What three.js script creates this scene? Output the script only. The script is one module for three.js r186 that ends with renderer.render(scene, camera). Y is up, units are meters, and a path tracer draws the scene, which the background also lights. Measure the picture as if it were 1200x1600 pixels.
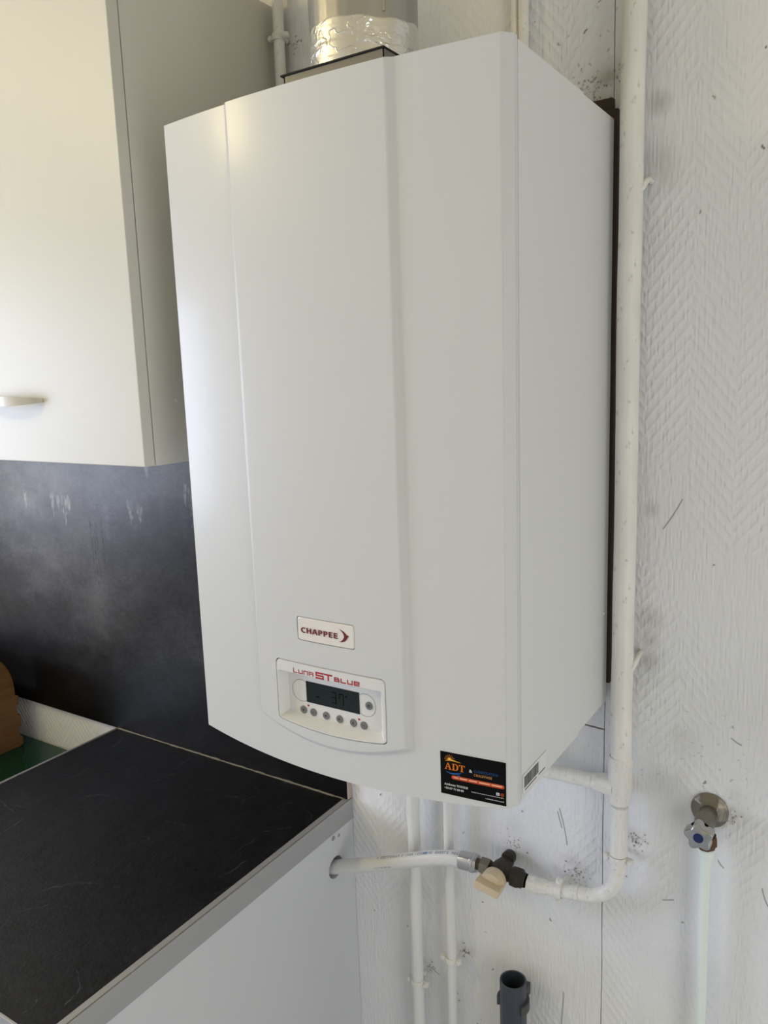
import * as THREE from 'three';
import { mergeGeometries, mergeVertices, toCreasedNormals } from 'three/addons/utils/BufferGeometryUtils.js';
import { RoundedBoxGeometry } from 'three/addons/geometries/RoundedBoxGeometry.js';
import { TextGeometry } from 'three/addons/geometries/TextGeometry.js';
import { FontLoader } from 'three/addons/loaders/FontLoader.js';
import { RectAreaLightUniformsLib } from 'three/addons/lights/RectAreaLightUniformsLib.js';
import { Brush, Evaluator, SUBTRACTION } from 'three-bvh-csg';

// ---------------------------------------------------------------- camera, sky, light, exposure
// World: x to the right along the kitchen wall, y up, z out of the wall. The boiler's lower right rear edge is near the origin.
const scene = new THREE.Scene();
const camera = new THREE.PerspectiveCamera(2 * Math.atan(800 / 1252.74) * 180 / Math.PI, 0.75, 0.05, 60);
camera.position.set(0.3192, 0.4608, 1.0562);
camera.rotation.set(-0.17035, 0.57492, -0.034, 'YXZ');
camera.updateMatrixWorld(true);
scene.add(camera);

const renderer = new THREE.WebGLRenderer({ antialias: true });
renderer.toneMapping = THREE.LinearToneMapping;
renderer.toneMappingExposure = 1.0;
renderer.shadowMap.enabled = true;
RectAreaLightUniformsLib.init();
scene.background = new THREE.Color().setRGB(0.86, 0.95, 1.0);
scene.backgroundIntensity = 0.25;

const WIN = { z0: 0.88, z1: 1.80, y0: -0.12, y1: 0.80, x: -2.7 };           // window in the left wall
const daylight = new THREE.RectAreaLight(new THREE.Color().setRGB(0.69, 0.77, 1.0), 13.2, WIN.z1 - WIN.z0, WIN.y1 - WIN.y0);
daylight.position.set(WIN.x + 0.02, (WIN.y0 + WIN.y1) / 2, (WIN.z0 + WIN.z1) / 2);
daylight.lookAt(5, (WIN.y0 + WIN.y1) / 2, (WIN.z0 + WIN.z1) / 2);
scene.add(daylight);
const DOORWAY = { z0: 0.9, z1: 1.9, y0: -1.17, y1: 0.95, x: 1.75 };          // glazed door in the right wall
const doorlight = new THREE.RectAreaLight(new THREE.Color().setRGB(1.0, 0.975, 0.92), 2.15, DOORWAY.z1 - DOORWAY.z0, DOORWAY.y1 - DOORWAY.y0);
doorlight.position.set(DOORWAY.x - 0.02, (DOORWAY.y0 + DOORWAY.y1) / 2, (DOORWAY.z0 + DOORWAY.z1) / 2);
doorlight.lookAt(-5, (DOORWAY.y0 + DOORWAY.y1) / 2, (DOORWAY.z0 + DOORWAY.z1) / 2);
scene.add(doorlight);
const LAMP = { x: -1.5, y: 1.16, z: 1.35, power: 1.22 };                       // ceiling lamp of the room

// ---------------------------------------------------------------- helpers
let seed = 12345;
const rnd = () => { seed = (seed * 1664525 + 1013904223) >>> 0; return seed / 4294967296; };
const rr = (a, b) => a + (b - a) * rnd();
const used = {};
function numbered(name) { const n = used[name] = (used[name] ?? -1) + 1; return n ? name + '_' + String(n).padStart(3, '0') : name; }
function shade(o) { o.traverse((m) => { if (m.isMesh) { m.castShadow = true; m.receiveShadow = true; } }); return o; }
function tag(o, label, category, group) { o.userData = { label, category }; if (group) o.userData.group = group; return o; }
function thing(name, label, category, pos = [0, 0, 0], group) {
  const o = new THREE.Group(); o.name = numbered(name); o.position.set(...pos); scene.add(o);
  return tag(o, label, category, group);
}
function merged(geos) {
  geos = (Array.isArray(geos) ? geos : [geos]).map((g) => { g = g.index ? g.toNonIndexed() : g; if (!g.attributes.normal) g.computeVertexNormals(); for (const k of Object.keys(g.attributes)) if (!['position', 'normal', 'uv'].includes(k)) g.deleteAttribute(k); if (!g.attributes.uv) g.setAttribute('uv', new THREE.BufferAttribute(new Float32Array(g.attributes.position.count * 2), 2)); return g; });
  return geos.length > 1 ? mergeGeometries(geos) : geos[0];
}
// a part: geometry given in world metres, put under its parent (which may stand elsewhere)
function part(name, geos, material, parent, label) {
  const g = merged(geos), m = new THREE.Mesh(g, material);
  m.name = numbered(name);
  let off = new THREE.Vector3();
  for (let p = parent; p && p !== scene; p = p.parent) off.add(p.position);
  g.translate(-off.x, -off.y, -off.z);
  if (label) m.userData.label = label;
  (parent ?? scene).add(m); shade(m);
  return m;
}
function struct(name, geos, material, parent) { const m = part(name, geos, material, parent ?? scene); if (!parent) { m.name = name; m.userData.kind = 'structure'; } return m; }
const box = (x0, x1, y0, y1, z0, z1, r = 0) => {
  const g = r ? new RoundedBoxGeometry(x1 - x0, y1 - y0, z1 - z0, 2, r) : new THREE.BoxGeometry(x1 - x0, y1 - y0, z1 - z0);
  g.translate((x0 + x1) / 2, (y0 + y1) / 2, (z0 + z1) / 2); return g;
};
const V = (x, y, z) => new THREE.Vector3(x, y, z);
// solid of revolution along the axis a -> b; profile = [[t along in metres, radius], ...]
function turned(a, b, profile, seg = 28) {
  const d = new THREE.Vector3().subVectors(b, a).normalize();
  const g = toCreasedNormals(new THREE.LatheGeometry(profile.map(([t, r]) => new THREE.Vector2(Math.max(r, 1e-5), t)), seg), 0.6);
  g.applyQuaternion(new THREE.Quaternion().setFromUnitVectors(V(0, 1, 0), d)); g.translate(a.x, a.y, a.z); return g;
}
const rod = (a, b, r, seg = 24) => { const L = a.distanceTo(b); const c = Math.min(r * 0.12, L * 0.2); return turned(a, b, [[0, 0], [0, r - c], [c, r], [L - c, r], [L, r - c], [L, 0]], seg); };
function hexNut(a, b, r, sides = 6, turn = 0) {
  const L = a.distanceTo(b), d = new THREE.Vector3().subVectors(b, a).normalize();
  const s = new THREE.Shape(); for (let i = 0; i < sides; i++) { const t = turn + i / sides * 2 * Math.PI; s[i ? 'lineTo' : 'moveTo'](r * Math.cos(t), r * Math.sin(t)); }
  const bv = r * 0.09; const g = new THREE.ExtrudeGeometry(s, { depth: L - 2 * bv, bevelEnabled: true, bevelSize: bv, bevelThickness: bv, bevelOffset: -bv, bevelSegments: 2 });
  g.translate(0, 0, bv); g.applyQuaternion(new THREE.Quaternion().setFromUnitVectors(V(0, 0, 1), d)); g.translate(a.x, a.y, a.z); return g;
}
function tube(pts, r, seg = 60, rad = 18, curveType = 'centripetal') {
  return new THREE.TubeGeometry(new THREE.CatmullRomCurve3(pts.map((p) => V(...p)), false, curveType, 0.5), seg, r, rad, false);
}
// uv in metres by the dominant axis of each face
function boxUV(g, s = 1, swap = false) {
  g = g.index ? g.toNonIndexed() : g; const p = g.attributes.position, n = g.attributes.normal, uv = new Float32Array(p.count * 2);
  for (let i = 0; i < p.count; i++) {
    const ax = Math.abs(n.getX(i)), ay = Math.abs(n.getY(i)), az = Math.abs(n.getZ(i)); let u, v;
    if (az >= ax && az >= ay) { u = p.getX(i); v = p.getY(i); } else if (ax >= ay) { u = p.getZ(i); v = p.getY(i); } else { u = p.getX(i); v = p.getZ(i); }
    uv[2 * i] = (swap ? v : u) * s; uv[2 * i + 1] = (swap ? u : v) * s;
  }
  g.setAttribute('uv', new THREE.BufferAttribute(uv, 2)); return g;
}
// tiling value noise
function noise2(N, cells, oct = 5, gain = 0.5, cellsY = cells) {
  const out = new Float32Array(N * N); let amp = 1, tot = 0;
  for (let o = 0; o < oct; o++) {
    const cx = cells << o, cy = cellsY << o; if (cx > N / 2 || cy > N / 2) break;
    const lat = new Float32Array(cx * cy); for (let i = 0; i < lat.length; i++) lat[i] = rnd();
    for (let y = 0; y < N; y++) { const fy = y / N * cy, iy = Math.floor(fy); let ty = fy - iy; ty = ty * ty * (3 - 2 * ty); const r0 = (iy % cy) * cx, r1 = ((iy + 1) % cy) * cx;
      for (let x = 0; x < N; x++) { const fx = x / N * cx, ix = Math.floor(fx); let tx = fx - ix; tx = tx * tx * (3 - 2 * tx); const x0 = ix % cx, x1 = (ix + 1) % cx;
        out[y * N + x] += amp * ((lat[r0 + x0] * (1 - tx) + lat[r0 + x1] * tx) * (1 - ty) + (lat[r1 + x0] * (1 - tx) + lat[r1 + x1] * tx) * ty); } }
    tot += amp; amp *= gain;
  }
  for (let i = 0; i < out.length; i++) out[i] /= tot; return out;
}
function dataTex(N, f, srgb = false, M = N) {
  const d = new Uint8Array(N * M * 4);
  for (let y = 0; y < M; y++) for (let x = 0; x < N; x++) { const c = f(x, y); const i = (y * N + x) * 4; if (typeof c === 'number') d[i] = d[i + 1] = d[i + 2] = Math.max(0, Math.min(255, c * 255)); else for (let k = 0; k < 3; k++) d[i + k] = Math.max(0, Math.min(255, c[k] * 255)); d[i + 3] = 255; }
  const t = new THREE.DataTexture(d, N, M); t.wrapS = t.wrapT = THREE.RepeatWrapping; t.magFilter = THREE.LinearFilter; t.minFilter = THREE.LinearMipmapLinearFilter; t.generateMipmaps = true;
  if (srgb) t.colorSpace = THREE.SRGBColorSpace; t.needsUpdate = true; return t;
}
const rep = (t, sx, sy = sx) => { const c = t.clone(); c.repeat.set(sx, sy); c.needsUpdate = true; return c; };
function canvasTex(w, h, draw) { const c = document.createElement('canvas'); c.width = w; c.height = h; draw(c.getContext('2d'), w, h); const t = new THREE.CanvasTexture(c); t.colorSpace = THREE.SRGBColorSpace; return t; }
const S01 = (t) => { t = Math.max(0, Math.min(1, t)); return t * t * (3 - 2 * t); };

// ---------------------------------------------------------------- textures
const NA = noise2(512, 4, 6), NB = noise2(512, 16, 5), NC = noise2(512, 64, 3, 0.6);
// painted wallpaper: herringbone relief of ribs with fine upright threads; one tile is 0.88 m
const WP = 2048;
const fibre = noise2(WP, 384, 1, 0.5, 64), fibre2 = noise2(WP, 192, 2, 0.6, 40);
const wallBump = dataTex(WP, (x, y) => {
  const u = x / WP * 0.88, v = y / WP * 0.88, cw = 0.055, col = Math.floor(u / cw), fx = u / cw - col;
  const dir = col % 2 ? 1 : -1, per = 0.0176;
  let ph = (v + dir * (fx - 0.5) * cw * 1.25) / per; ph -= Math.floor(ph);
  const rib = 0.5 - 0.5 * Math.cos(2 * Math.PI * ph);
  const worn = S01((NA[((y >> 2) % 512) * 512 + (x >> 2)] - 0.40) * 5);
  return 0.05 + 0.34 * rib * rib * worn + 0.40 * fibre[y * WP + x] + 0.19 * fibre2[y * WP + x];
});
// wall colour, 2 m square from (-1.5, -0.8); dirt and scuffs where they are on the wall
const WX = -1.5, WY = -0.8, WS = 2.0;
const wallColor = canvasTex(2048, 2048, (c, w, h) => {
  c.fillStyle = '#eff0f3'; c.fillRect(0, 0, w, h);
  const X = (x) => (x - WX) / WS * w, Y = (y) => h - (y - WY) / WS * h, k = w / WS;
  const blot = (x, y, r, a, col = '88,78,64') => { const g = c.createRadialGradient(X(x), Y(y), 0, X(x), Y(y), r * k); g.addColorStop(0, `rgba(${col},${a})`); g.addColorStop(1, `rgba(${col},0)`); c.fillStyle = g; c.fillRect(X(x) - r * k, Y(y) - r * k, 2 * r * k, 2 * r * k); };
  const grime = (x, y, r, a, col) => { for (let i = 0; i < 14; i++) { const t = rr(0, 6.28), d = r * Math.pow(rnd(), 0.7); blot(x + d * Math.cos(t), y + d * Math.sin(t), r * rr(0.25, 0.6), a * rr(0.08, 0.22), col); } };
  for (let i = 0; i < 260; i++) blot(rr(-1.4, 0.5), rr(-0.8, 1.2), rr(0.03, 0.14), rr(0.01, 0.05), rnd() < 0.5 ? '120,108,88' : '96,92,90');
  // grime round fixings and behind pipes
  grime(-0.15, -0.285, 0.05, 0.4); grime(-0.048, -0.288, 0.03, 0.5); grime(0.037, -0.205, 0.03, 0.5); grime(-0.303, -0.548, 0.02, 0.45); grime(-0.24, -0.49, 0.022, 0.35); grime(-0.497, 0.955, 0.05, 0.45);
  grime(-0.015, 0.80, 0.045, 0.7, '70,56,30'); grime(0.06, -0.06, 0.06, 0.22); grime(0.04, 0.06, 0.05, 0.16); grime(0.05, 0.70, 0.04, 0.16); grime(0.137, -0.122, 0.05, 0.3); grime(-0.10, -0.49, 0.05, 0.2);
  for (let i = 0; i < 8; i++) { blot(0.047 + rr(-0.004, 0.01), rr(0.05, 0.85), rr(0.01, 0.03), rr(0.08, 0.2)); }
  c.lineCap = 'round';
  const scratch = (x0, y0, x1, y1, a = 0.5, lw = 1.4) => { c.strokeStyle = `rgba(52,44,36,${a})`; c.lineWidth = lw; c.beginPath(); c.moveTo(X(x0), Y(y0)); c.quadraticCurveTo(X((x0 + x1) / 2 + rr(-0.003, 0.003)), Y((y0 + y1) / 2), X(x1), Y(y1)); c.stroke(); };
  for (let i = 0; i < 46; i++) { const x = rr(0.045, 0.2), y = rr(-0.11, 0.01), l = rr(0.0005, 0.004), t = rr(0, 6.28); scratch(x, y, x + l * Math.cos(t), y + l * Math.sin(t), rr(0.06, 0.22), rr(0.8, 1.6)); }
  for (let i = 0; i < 90; i++) { const x = rr(-0.44, 0.3), y = rr(-0.65, 1.0), l = rr(0.0005, 0.004); scratch(x, y, x + l * rr(-1, 1), y + l, rr(0.25, 0.7), rr(1, 2.2)); }
  for (let i = 0; i < 30; i++) { const x = rr(-0.12, 0), y = rr(0.8, 0.93), l = rr(0.0003, 0.003); scratch(x, y, x + l * rr(-1, 1), y + l, rr(0.15, 0.4), rr(1, 2)); }
  for (const [x0, y0, x1, y1] of [[0.094, -0.276, 0.08, -0.281], [0.205, -0.22, 0.214, -0.245], [0.214, -0.245, 0.228, -0.262], [0.150, -0.197, 0.157, -0.206], [0.067, 0.25, 0.09, 0.29], [-0.075, -0.19, -0.068, -0.215], [-0.072, -0.185, -0.06, -0.24], [-0.064, -0.49, -0.071, -0.60], [0.006, -0.19, 0.018, -0.205], [-0.285, -0.553, -0.299, -0.545], [-0.225, -0.49, -0.238, -0.487], [0.16, -0.02, 0.172, -0.027]]) scratch(x0, y0, x1, y1, 0.5, 1.3);
  for (const [cx, cy, n, r] of [[-0.045, -0.283, 60, 0.020], [0.041, -0.2, 60, 0.017], [-0.145, -0.268, 40, 0.022], [-0.30, -0.545, 22, 0.009], [-0.236, -0.487, 34, 0.013], [-0.03, 0.80, 60, 0.026], [-0.498, 0.965, 30, 0.014], [0.165, -0.13, 14, 0.012]])
    for (let i = 0; i < n; i++) { c.fillStyle = `rgba(${rnd() < 0.25 ? '112,88,66' : '58,50,42'},${rr(0.2, 0.6)})`; c.beginPath(); c.arc(X(cx + rr(-r, r) * rnd() * 1.4), Y(cy + rr(-r, r) * rnd() * 1.4), rr(0.4, 1.5), 0, 7); c.fill(); }
});
// concrete-look laminate of the splashback, 1 m wide from x = -1.45, and 0.65 high from y = -0.28
const NL = noise2(1024, 3, 7, 0.56), NM = noise2(1024, 128, 3, 0.7), NS = noise2(1024, 24, 5, 0.6);
const slabTex = (() => {
  const t = canvasTex(1024, 1024, (c, w, h) => {
    const im = c.getImageData(0, 0, w, h);
    for (let y = 0; y < h; y++) for (let x = 0; x < w; x++) {
      const i = y * w + x, v = 1 - y / h; // v up
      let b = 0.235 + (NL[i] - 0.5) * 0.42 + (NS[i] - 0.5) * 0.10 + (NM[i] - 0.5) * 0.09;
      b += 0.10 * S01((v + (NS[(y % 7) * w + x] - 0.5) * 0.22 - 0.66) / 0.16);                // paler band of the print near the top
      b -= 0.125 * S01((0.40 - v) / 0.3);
      const warm = S01((v - 0.6) / 0.3);
      const k = i * 4; b = Math.max(0.04, b) * 255;
      im.data[k] = b * (1.0 + 0.02 * warm); im.data[k + 1] = b * (0.985 + 0.015 * warm); im.data[k + 2] = b * (1.02 - 0.05 * warm); im.data[k + 3] = 255;
    }
    c.putImageData(im, 0, 0);
    const X = (x) => (x + 1.45) * w, Y = (y) => h - (y + 0.28) / 0.65 * h;
    // pale and dark runs of the concrete print: ragged, with a blotch at the head
    const drip = (x, y, l, wd, col, a0) => { for (let i = 0; i < 26; i++) { const t = rnd(), px = X(x) + rr(-1, 1) * wd * (1.1 - 0.8 * t), py = Y(y - l * t); c.fillStyle = `rgba(${col},${a0 * rr(0.3, 1)})`; c.beginPath(); c.ellipse(px, py, wd * rr(0.15, 0.45) * (1.15 - 0.6 * t), rr(4, 16), 0, 0, 7); c.fill(); } };
    const haze = (x, y, rx, ry, col, a) => { for (let i = 0; i < 40; i++) { const t = rr(0, 6.28), d = Math.sqrt(rnd()), px = X(x + rx * d * Math.cos(t)), py = Y(y + ry * d * Math.sin(t)), r = rr(14, 60); const g = c.createRadialGradient(px, py, 0, px, py, r); g.addColorStop(0, `rgba(${col},${a})`); g.addColorStop(1, `rgba(${col},0)`); c.fillStyle = g; c.fillRect(px - r, py - r, 2 * r, 2 * r); } };
    haze(-1.22, 0.29, 0.2, 0.05, '150,152,150', 0.07); haze(-0.88, 0.29, 0.18, 0.05, '150,146,136', 0.07); haze(-1.3, 0.12, 0.1, 0.1, '140,140,146', 0.06); haze(-1.08, 0.0, 0.05, 0.07, '130,130,136', 0.06); haze(-0.72, 0.02, 0.2, 0.12, '96,92,94', 0.05); haze(-1.2, -0.14, 0.14, 0.1, '14,13,15', 0.07); haze(-0.95, -0.18, 0.2, 0.08, '14,13,15', 0.07); haze(-0.7, -0.15, 0.1, 0.08, '16,15,17', 0.05);
    for (const [x, y, l, wd] of [[-1.205, 0.235, 0.045, 7], [-1.185, 0.23, 0.03, 6], [-1.165, 0.228, 0.06, 9], [-1.15, 0.225, 0.025, 7], [-0.955, 0.225, 0.035, 9], [-0.93, 0.22, 0.03, 8], [-0.80, 0.265, 0.03, 5], [-0.785, 0.26, 0.075, 7], [-0.755, 0.245, 0.035, 8], [-1.3, 0.23, 0.035, 6], [-0.9, 0.30, 0.02, 7]]) drip(x, y, l, wd, '176,173,168', 0.34);
    for (const [x, y, l, wd] of [[-1.085, 0.19, 0.10, 3], [-1.068, 0.185, 0.12, 3], [-1.05, 0.19, 0.11, 3], [-1.075, 0.16, 0.12, 2.5], [-0.665, 0.33, 0.20, 2.5], [-0.61, 0.33, 0.14, 2.5]]) drip(x, y, l, wd, '24,22,26', 0.6);
    for (const [x, y] of [[-0.97, 0.325], [-0.905, 0.328], [-0.86, 0.322]]) { c.fillStyle = 'rgba(150,146,142,0.4)'; c.beginPath(); c.ellipse(X(x), Y(y), 7, 22, 0.1, 0, 7); c.fill(); }
    for (let i = 0; i < 260; i++) { c.fillStyle = `rgba(18,16,18,${rr(0.2, 0.6)})`; c.beginPath(); c.arc(rr(0, w), rr(0, h), rr(0.5, 1.8), 0, 7); c.fill(); }
  });
  return t;
})();
// slate-look worktop, 0.65 m square from (-1.07, z 0)
const slateTex = canvasTex(1024, 1024, (c, w, h) => {
  const im = c.getImageData(0, 0, w, h);
  for (let i = 0; i < w * h; i++) { const b = 0.078 + (NL[i] - 0.5) * 0.10 + (NM[i] - 0.5) * 0.11 + (NS[i] - 0.5) * 0.06, k = i * 4; im.data[k] = b * 255; im.data[k + 1] = b * 268; im.data[k + 2] = b * 318; im.data[k + 3] = 255; }
  c.putImageData(im, 0, 0);
  for (let i = 0; i < 46; i++) { let x = rr(0, w), y = rr(0, h), a = rr(0.5, 1.6); const n = 5 + Math.floor(rr(0, 10)); for (let j = 0; j < n; j++) { a += rr(-0.5, 0.5); const l = rr(4, 16), x1 = x + l * Math.cos(a), y1 = y + l * Math.sin(a); c.strokeStyle = `rgba(150,155,168,${rr(0.12, 0.5)})`; c.lineWidth = rr(1.2, 3.2); c.beginPath(); c.moveTo(x, y); c.lineTo(x1, y1); c.stroke(); x = x1; y = y1; } }
  for (let i = 0; i < 160; i++) { c.fillStyle = `rgba(170,172,178,${rr(0.1, 0.5)})`; c.fillRect(rr(0, w), rr(0, h), 1.2, 1.2); }
});
const slateBump = dataTex(512, (x, y) => 0.55 * NB[y * 512 + x] + 0.45 * NC[y * 512 + x]);
// crumpled foil, ridged
const FR = noise2(512, 3, 5, 0.5), FR2 = noise2(512, 6, 4, 0.5);
const foilBump = dataTex(512, (x, y) => { const i = y * 512 + x; const a = 1 - Math.min(1, Math.abs(FR[i] - 0.5) * 22), b = 1 - Math.min(1, Math.abs(FR2[i] - 0.52) * 26); return 0.15 + 0.55 * Math.max(a, 0.6 * b) + 0.3 * NB[i]; });
const grainTex = (() => { const g = noise2(512, 2, 6, 0.55, 64); return dataTex(512, (x, y) => { const v = g[y * 512 + x]; return [0.72 + 0.12 * (v - 0.5), 0.54 + 0.12 * (v - 0.5), 0.32 + 0.1 * (v - 0.5)]; }, true); })();
const orangePeel = dataTex(512, (x, y) => NC[y * 512 + x]);
const brushed = (() => { const g = noise2(512, 256, 1, 0.5, 4); return dataTex(512, (x, y) => g[y * 512 + x]); })();
const paintBump = dataTex(512, (x, y) => 0.7 * NB[y * 512 + x] + 0.3 * NA[y * 512 + x]);
const paintDirt = dataTex(512, (x, y) => { const i = y * 512 + x, d = S01((NB[i] - 0.70) * 9) * 0.10 + (NA[i] - 0.5) * 0.07; return [0.94 - d, 0.935 - d, 0.915 - d * 1.1]; }, true);

// ---------------------------------------------------------------- materials
const std = (o) => new THREE.MeshStandardMaterial(o), phy = (o) => new THREE.MeshPhysicalMaterial(o);
const L = (r, g, b) => new THREE.Color().setRGB(r, g, b);
const M = {
  enamel: phy({ color: L(0.675, 0.685, 0.70), roughness: 0.42, clearcoat: 0.22, clearcoatRoughness: 0.16, bumpMap: rep(orangePeel, 6), bumpScale: 0.00002 }),
  sideEnamel: std({ color: L(0.74, 0.75, 0.76), roughness: 0.4 }),
  plastic: std({ color: L(0.76, 0.76, 0.76), roughness: 0.38 }),
  plate: std({ color: L(0.84, 0.80, 0.77), roughness: 0.3 }),
  red: std({ color: L(0.42, 0.012, 0.03), roughness: 0.4 }),
  darkRed: std({ color: L(0.16, 0.008, 0.012), roughness: 0.4 }),
  lcd: phy({ color: L(0.011, 0.019, 0.019), roughness: 0.3, specularIntensity: 0.5 }),
  lcdDigit: phy({ color: L(0.001, 0.001, 0.001), roughness: 0.6, specularIntensity: 0.2 }),
  button: std({ color: L(0.17, 0.175, 0.18), roughness: 0.5 }),
  buttonDark: std({ color: L(0.02, 0.02, 0.022), roughness: 0.6 }),
  joint: std({ color: L(0.10, 0.095, 0.09), roughness: 0.8 }),
  wall: std({ map: wallColor, roughness: 0.82, bumpMap: rep(wallBump, WS / 0.88), bumpScale: 0.0016 }),
  plaster: std({ color: L(0.20, 0.15, 0.11), roughness: 0.95 }),
  roomWall: std({ color: L(0.78, 0.76, 0.71), roughness: 0.9 }),
  ceiling: std({ color: L(0.84, 0.74, 0.50), roughness: 0.95 }),
  floor: std({ color: L(0.50, 0.56, 0.66), roughness: 0.5 }),
  cabinet: std({ color: L(0.69, 0.68, 0.62), roughness: 0.42, bumpMap: rep(orangePeel, 3), bumpScale: 0.00006 }),
  baseUnit: std({ color: L(0.66, 0.68, 0.70), roughness: 0.42 }),
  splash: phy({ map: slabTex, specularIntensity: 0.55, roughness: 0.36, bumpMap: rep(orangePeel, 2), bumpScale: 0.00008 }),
  chip: std({ color: L(0.50, 0.40, 0.37), roughness: 0.9 }),
  slate: phy({ map: slateTex, specularIntensity: 0.7, roughness: 0.42, bumpMap: rep(slateBump, 3), bumpScale: 0.0006 }),
  aluminium: std({ color: L(0.50, 0.50, 0.52), metalness: 0.75, roughness: 0.42 }),
  edgeBand: std({ color: L(0.42, 0.42, 0.435), metalness: 0.25, roughness: 0.45 }),
  sealant: std({ color: L(0.20, 0.18, 0.125), roughness: 0.6 }),
  green: phy({ color: L(0.003, 0.040, 0.024), roughness: 0.1, specularIntensity: 0.7 }),
  wood: std({ map: rep(grainTex, 3), color: L(0.42, 0.38, 0.32), roughness: 0.55 }),
  darkWood: std({ color: L(0.06, 0.042, 0.028), roughness: 0.9 }),
  pipePaint: std({ map: rep(paintDirt, 7, 1), color: L(0.98, 0.98, 0.98), roughness: 0.42, bumpMap: paintBump, bumpScale: 0.0006 }),
  pipeClean: std({ color: L(0.80, 0.81, 0.81), roughness: 0.4, bumpMap: paintBump, bumpScale: 0.0004 }),
  tapPipe: std({ color: L(0.87, 0.94, 0.90), roughness: 0.4, bumpMap: paintBump, bumpScale: 0.0004 }),
  hose: std({ color: L(0.72, 0.72, 0.72), roughness: 0.45, bumpMap: paintBump, bumpScale: 0.0002 }),
  hosePrint: std({ color: L(0.10, 0.15, 0.24), roughness: 0.6 }),
  hoseBlue: std({ color: L(0.02, 0.14, 0.45), roughness: 0.6 }),
  steel: std({ color: L(0.55, 0.55, 0.55), metalness: 1, roughness: 0.3 }),
  brass: std({ color: L(0.13, 0.10, 0.06), metalness: 0.6, roughness: 0.45 }),
  nutMetal: std({ color: L(0.24, 0.215, 0.17), metalness: 0.8, roughness: 0.38 }),
  bronze: std({ color: L(0.045, 0.038, 0.028), metalness: 0.5, roughness: 0.5, bumpMap: paintBump, bumpScale: 0.0012 }),
  cream: std({ color: L(0.66, 0.54, 0.36), roughness: 0.5, bumpMap: paintBump, bumpScale: 0.0004 }),
  chrome: std({ color: L(0.48, 0.47, 0.46), metalness: 1, roughness: 0.14 }),
  wornChrome: std({ color: L(0.23, 0.21, 0.175), metalness: 0.9, roughness: 0.32, bumpMap: paintBump, bumpScale: 0.0008 }),
  rust: std({ color: L(0.13, 0.065, 0.035), metalness: 0.3, roughness: 0.75, bumpMap: paintBump, bumpScale: 0.001 }),
  blue: std({ color: L(0.003, 0.016, 0.10), roughness: 0.3 }),
  pvc: std({ color: L(0.045, 0.055, 0.075), roughness: 0.42 }),
  pvcClip: std({ color: L(0.075, 0.072, 0.075), roughness: 0.55 }),
  galvanised: std({ color: L(0.44, 0.43, 0.41), metalness: 0.85, roughness: 0.36, roughnessMap: null, bumpMap: rep(brushed, 3), bumpScale: 0.00004 }),
  foil: std({ color: L(0.80, 0.79, 0.77), metalness: 1, roughness: 0.3, bumpMap: rep(foilBump, 3, 1), bumpScale: 0.0012 }),
  hood: std({ color: L(0.23, 0.22, 0.20), metalness: 0.5, roughness: 0.5 }),
  black: std({ color: L(0.004, 0.004, 0.004), roughness: 0.7 }),
  label: std({ color: L(0.78, 0.79, 0.80), roughness: 0.5 }),
  handle: std({ color: L(0.62, 0.59, 0.52), metalness: 0.35, roughness: 0.4 }),
  lampShade: phy({ color: L(0.9, 0.86, 0.76), roughness: 0.9, emissive: L(1, 0.84, 0.42), emissiveIntensity: 1.0 }),
};

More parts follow.
